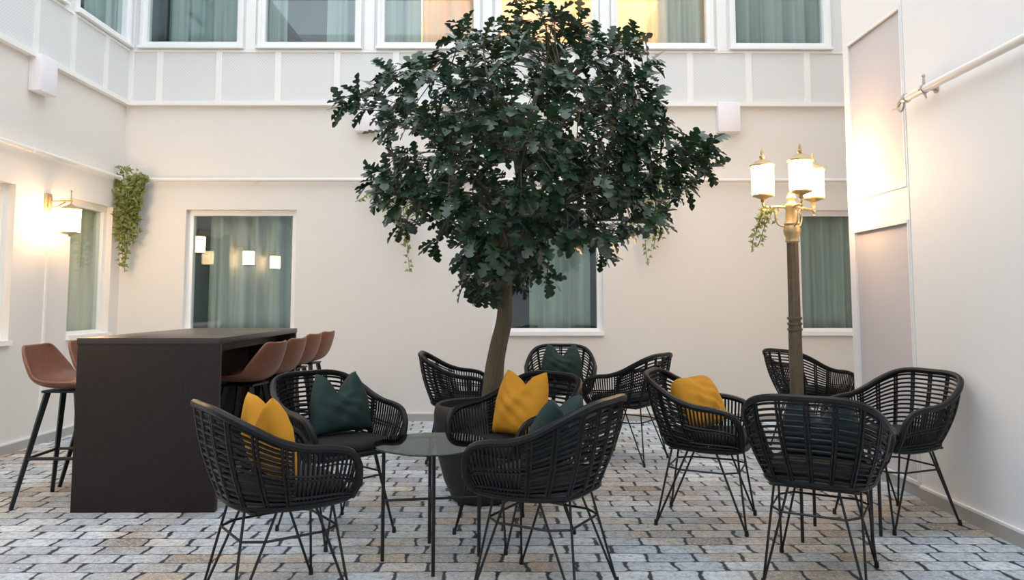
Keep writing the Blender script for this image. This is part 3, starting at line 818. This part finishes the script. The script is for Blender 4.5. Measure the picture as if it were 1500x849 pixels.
for c in clus:
    outd = V((c.x-CX*.5, c.y, (c.z-CZ)*.8+.08)); outd.normalize()
    ax = (outd+V((rnd.uniform(-.5,.5), rnd.uniform(-.5,.5), rnd.uniform(-.4,.4)))).normalized()
    k = rnd.randint(7, 9)
    for i in range(k):
        a = i*2.4+rnd.random()*.5
        s1 = ax.orthogonal().normalized(); s2 = ax.cross(s1)
        d = ax*rnd.uniform(.25, 1.0)+(s1*math.cos(a)+s2*math.sin(a))*rnd.uniform(.5, 1.0)+V((0,0,-.22))
        st = c+ax*rnd.uniform(-.05, .03)
        nrm = (V((0,0,1))+outd*.55+V((rnd.uniform(-.5,.5), rnd.uniform(-.5,.5), rnd.uniform(-.2,.3)))).normalized()
        leaf(fol, st-base, d, nrm, rnd.uniform(.10, .155), droop=rnd.uniform(.05,.4), fold=rnd.uniform(.05,.45))
fol.build('foliage', M['oak'], tree)

# ------------------------------------------------------------------ ivy
IV = [(0,.02),(.05,.26),(.2,.46),(.32,.30),(.45,.32),(.56,.18),(.8,.10),(1,.0)]
def ivy(label, root, vines, leaf_len, seed, dens=.022, spread=.035, lift=0):
    """vines: list of (start offset, end offset) from root"""
    r_ = random.Random(seed)
    t = thing('hanging_ivy', label, 'plant', root, 0, 'hanging ivy plants')
    st = MB(); fo = MB()
    for (a, b) in vines:
        a, b = V(a), V(b); md = a.lerp(b, .35)+V((r_.uniform(-.03,.03), -.03-r_.random()*.03, .03))
        P = crom([a, md, a.lerp(b, .7)+V((r_.uniform(-.03,.03), -.02, 0)), b], 6)
        st.tube(P, .003, 4)
        Ls = sum((P[i+1]-P[i]).length for i in range(len(P)-1)); k = max(4, int(Ls/dens))
        for i in range(k):
            q = i/k*(len(P)-1); j = min(int(q), len(P)-2); p = P[j].lerp(P[j+1], q-j)
            d = V((r_.uniform(-1,1), r_.uniform(-1,.1), r_.uniform(-.9,.35))).normalized()
            nrm = V((r_.uniform(-.5,.5), -1, r_.uniform(0,.9))).normalized()
            pp = p+d*r_.uniform(0, spread); pp.y = min(pp.y, root_limit-root[1]-leaf_len*.5) if root_limit is not None else pp.y
            leaf(fo, pp, d, nrm, leaf_len*r_.uniform(.7,1.2), IV, .9, .15, .2)
    st.build('stem', M['vine'], t); fo.build('foliage', M['ivy'], t)
    return t
root_limit = YB-.02
def bunch(seed, n, xw, lmin, lmax, taper=.5, xc=0):
    r_ = random.Random(seed); out = []
    for i in range(n):
        x = r_.uniform(-xw, xw); L = lmin+(lmax-lmin)*r_.random()*(1-taper*abs(x-xc)/xw)
        if i == 0: L = lmax; x = xc
        out.append(((x, -.03, r_.uniform(0,.05)), (xc+(x-xc)*.55+r_.uniform(-.03,.03), -.03-r_.random()*.06, -L)))
    return out
vs = bunch(3, 26, .15, .35, .86, .55, -.03)
vs += [((-.03,-.04,.0), (-.035,-.05,-.95)), ((-.02,-.04,.0), (-.05,-.05,-.90)), ((0,-.03,.05), (-.12,-.06,.13)), ((.0,-.03,.05), (-.02,-.06,.14)), ((.05,-.03,.03), (.15,-.06,.02))]
ivy('bushy hanging ivy on the rail in the left corner', (-3.81, YB-.08, ZR), vs, .05, 5)
vs = [((0,-.03,0), (-.42,-.06,-.24)), ((.02,-.03,0), (-.30,-.06,-.14)), ((.05,-.03,0), (.10,-.06,-.70)), ((.06,-.03,0), (.14,-.06,-.95)), ((.04,-.03,0), (.02,-.06,-.62)), ((.1,-.03,0), (-.10,-.06,-.3)), ((-.1,-.03,0), (-.22,-.06,-.26)), ((.1,-.03,0), (.2,-.06,-.4))]
ivy('thin hanging ivy on the back wall rail behind the left of the tree', (-1.12, YB-.08, ZR), vs, .05, 6, .026)
vs = [((0,-.03,0), (.22,-.06,-.45)), ((0,-.03,0), (.18,-.06,-.62)), ((0,-.03,0), (.02,-.06,-.86)), ((.1,-.03,0), (.08,-.06,-.72)), ((-.05,-.03,0), (-.12,-.06,-.5)), ((.15,-.03,0), (.24,-.06,-.3)), ((.1,-.03,0), (.14,-.06,-.55)), ((.05,-.03,0), (-.02,-.06,-.6))]
ivy('thin hanging ivy on the back wall rail behind the right of the tree', (1.40, YB-.08, ZR), vs, .05, 7, .026)
root_limit = None
vs = [((0,0,0), (-.06,-.02,-.22)), ((0,0,0), (-.075,.02,-.30)), ((.02,0,0), (-.04,0,-.26)), ((.03,0,0), (.0,-.02,-.12)), ((.04,0,0), (-.09,0,-.15)), ((.06,0,.0), (.07,-.01,-.10))]
ivy('small ivy sprig hanging from the left arm of the lamp post', (LP[0]-.22, LP[1]-.03, 1.862), vs, .035, 8, .016, .02)

# ------------------------------------------------------------------ light, camera
wd = bpy.data.worlds.new('sky'); sc.world = wd; wd.use_nodes = True
bg = wd.node_tree.nodes['Background']; bg.inputs[0].default_value = (.86,.93,1,1); bg.inputs[1].default_value = 1.55
# daylight enters through the open roof frame: light portal for cleaner sampling
pl = bpy.data.lights.new('roof portal', 'AREA'); pl.shape = 'RECTANGLE'; pl.size = XA-XL; pl.size_y = YB-YF
pl.cycles.is_portal = True
po = bpy.data.objects.new('roof_portal', pl); col.objects.link(po); po.location = ((XA+XL)/2, (YB+YF)/2, TOP+.2)

cam = bpy.data.cameras.new('camera'); co = bpy.data.objects.new('camera', cam); col.objects.link(co)
co.location = (0, 0, 1.2); co.rotation_euler = (PI/2+PIT, 0, -YAW)
cam.sensor_fit = 'HORIZONTAL'; cam.sensor_width = 36; cam.lens = 36*F_/1500; cam.shift_y = -(424.5-PY)/1500
cam.clip_start = .05; cam.clip_end = 100
sc.camera = co
sc.view_settings.view_transform = 'Standard'; sc.view_settings.look = 'None'
sc.view_settings.exposure = 0.72; sc.view_settings.gamma = 1; sc.view_settings.use_curve_mapping = False
sc.cycles.use_denoising = True
sc.cycles.max_bounces = 10; sc.cycles.diffuse_bounces = 5; sc.cycles.transparent_max_bounces = 12
sc.cycles.sample_clamp_indirect = 8
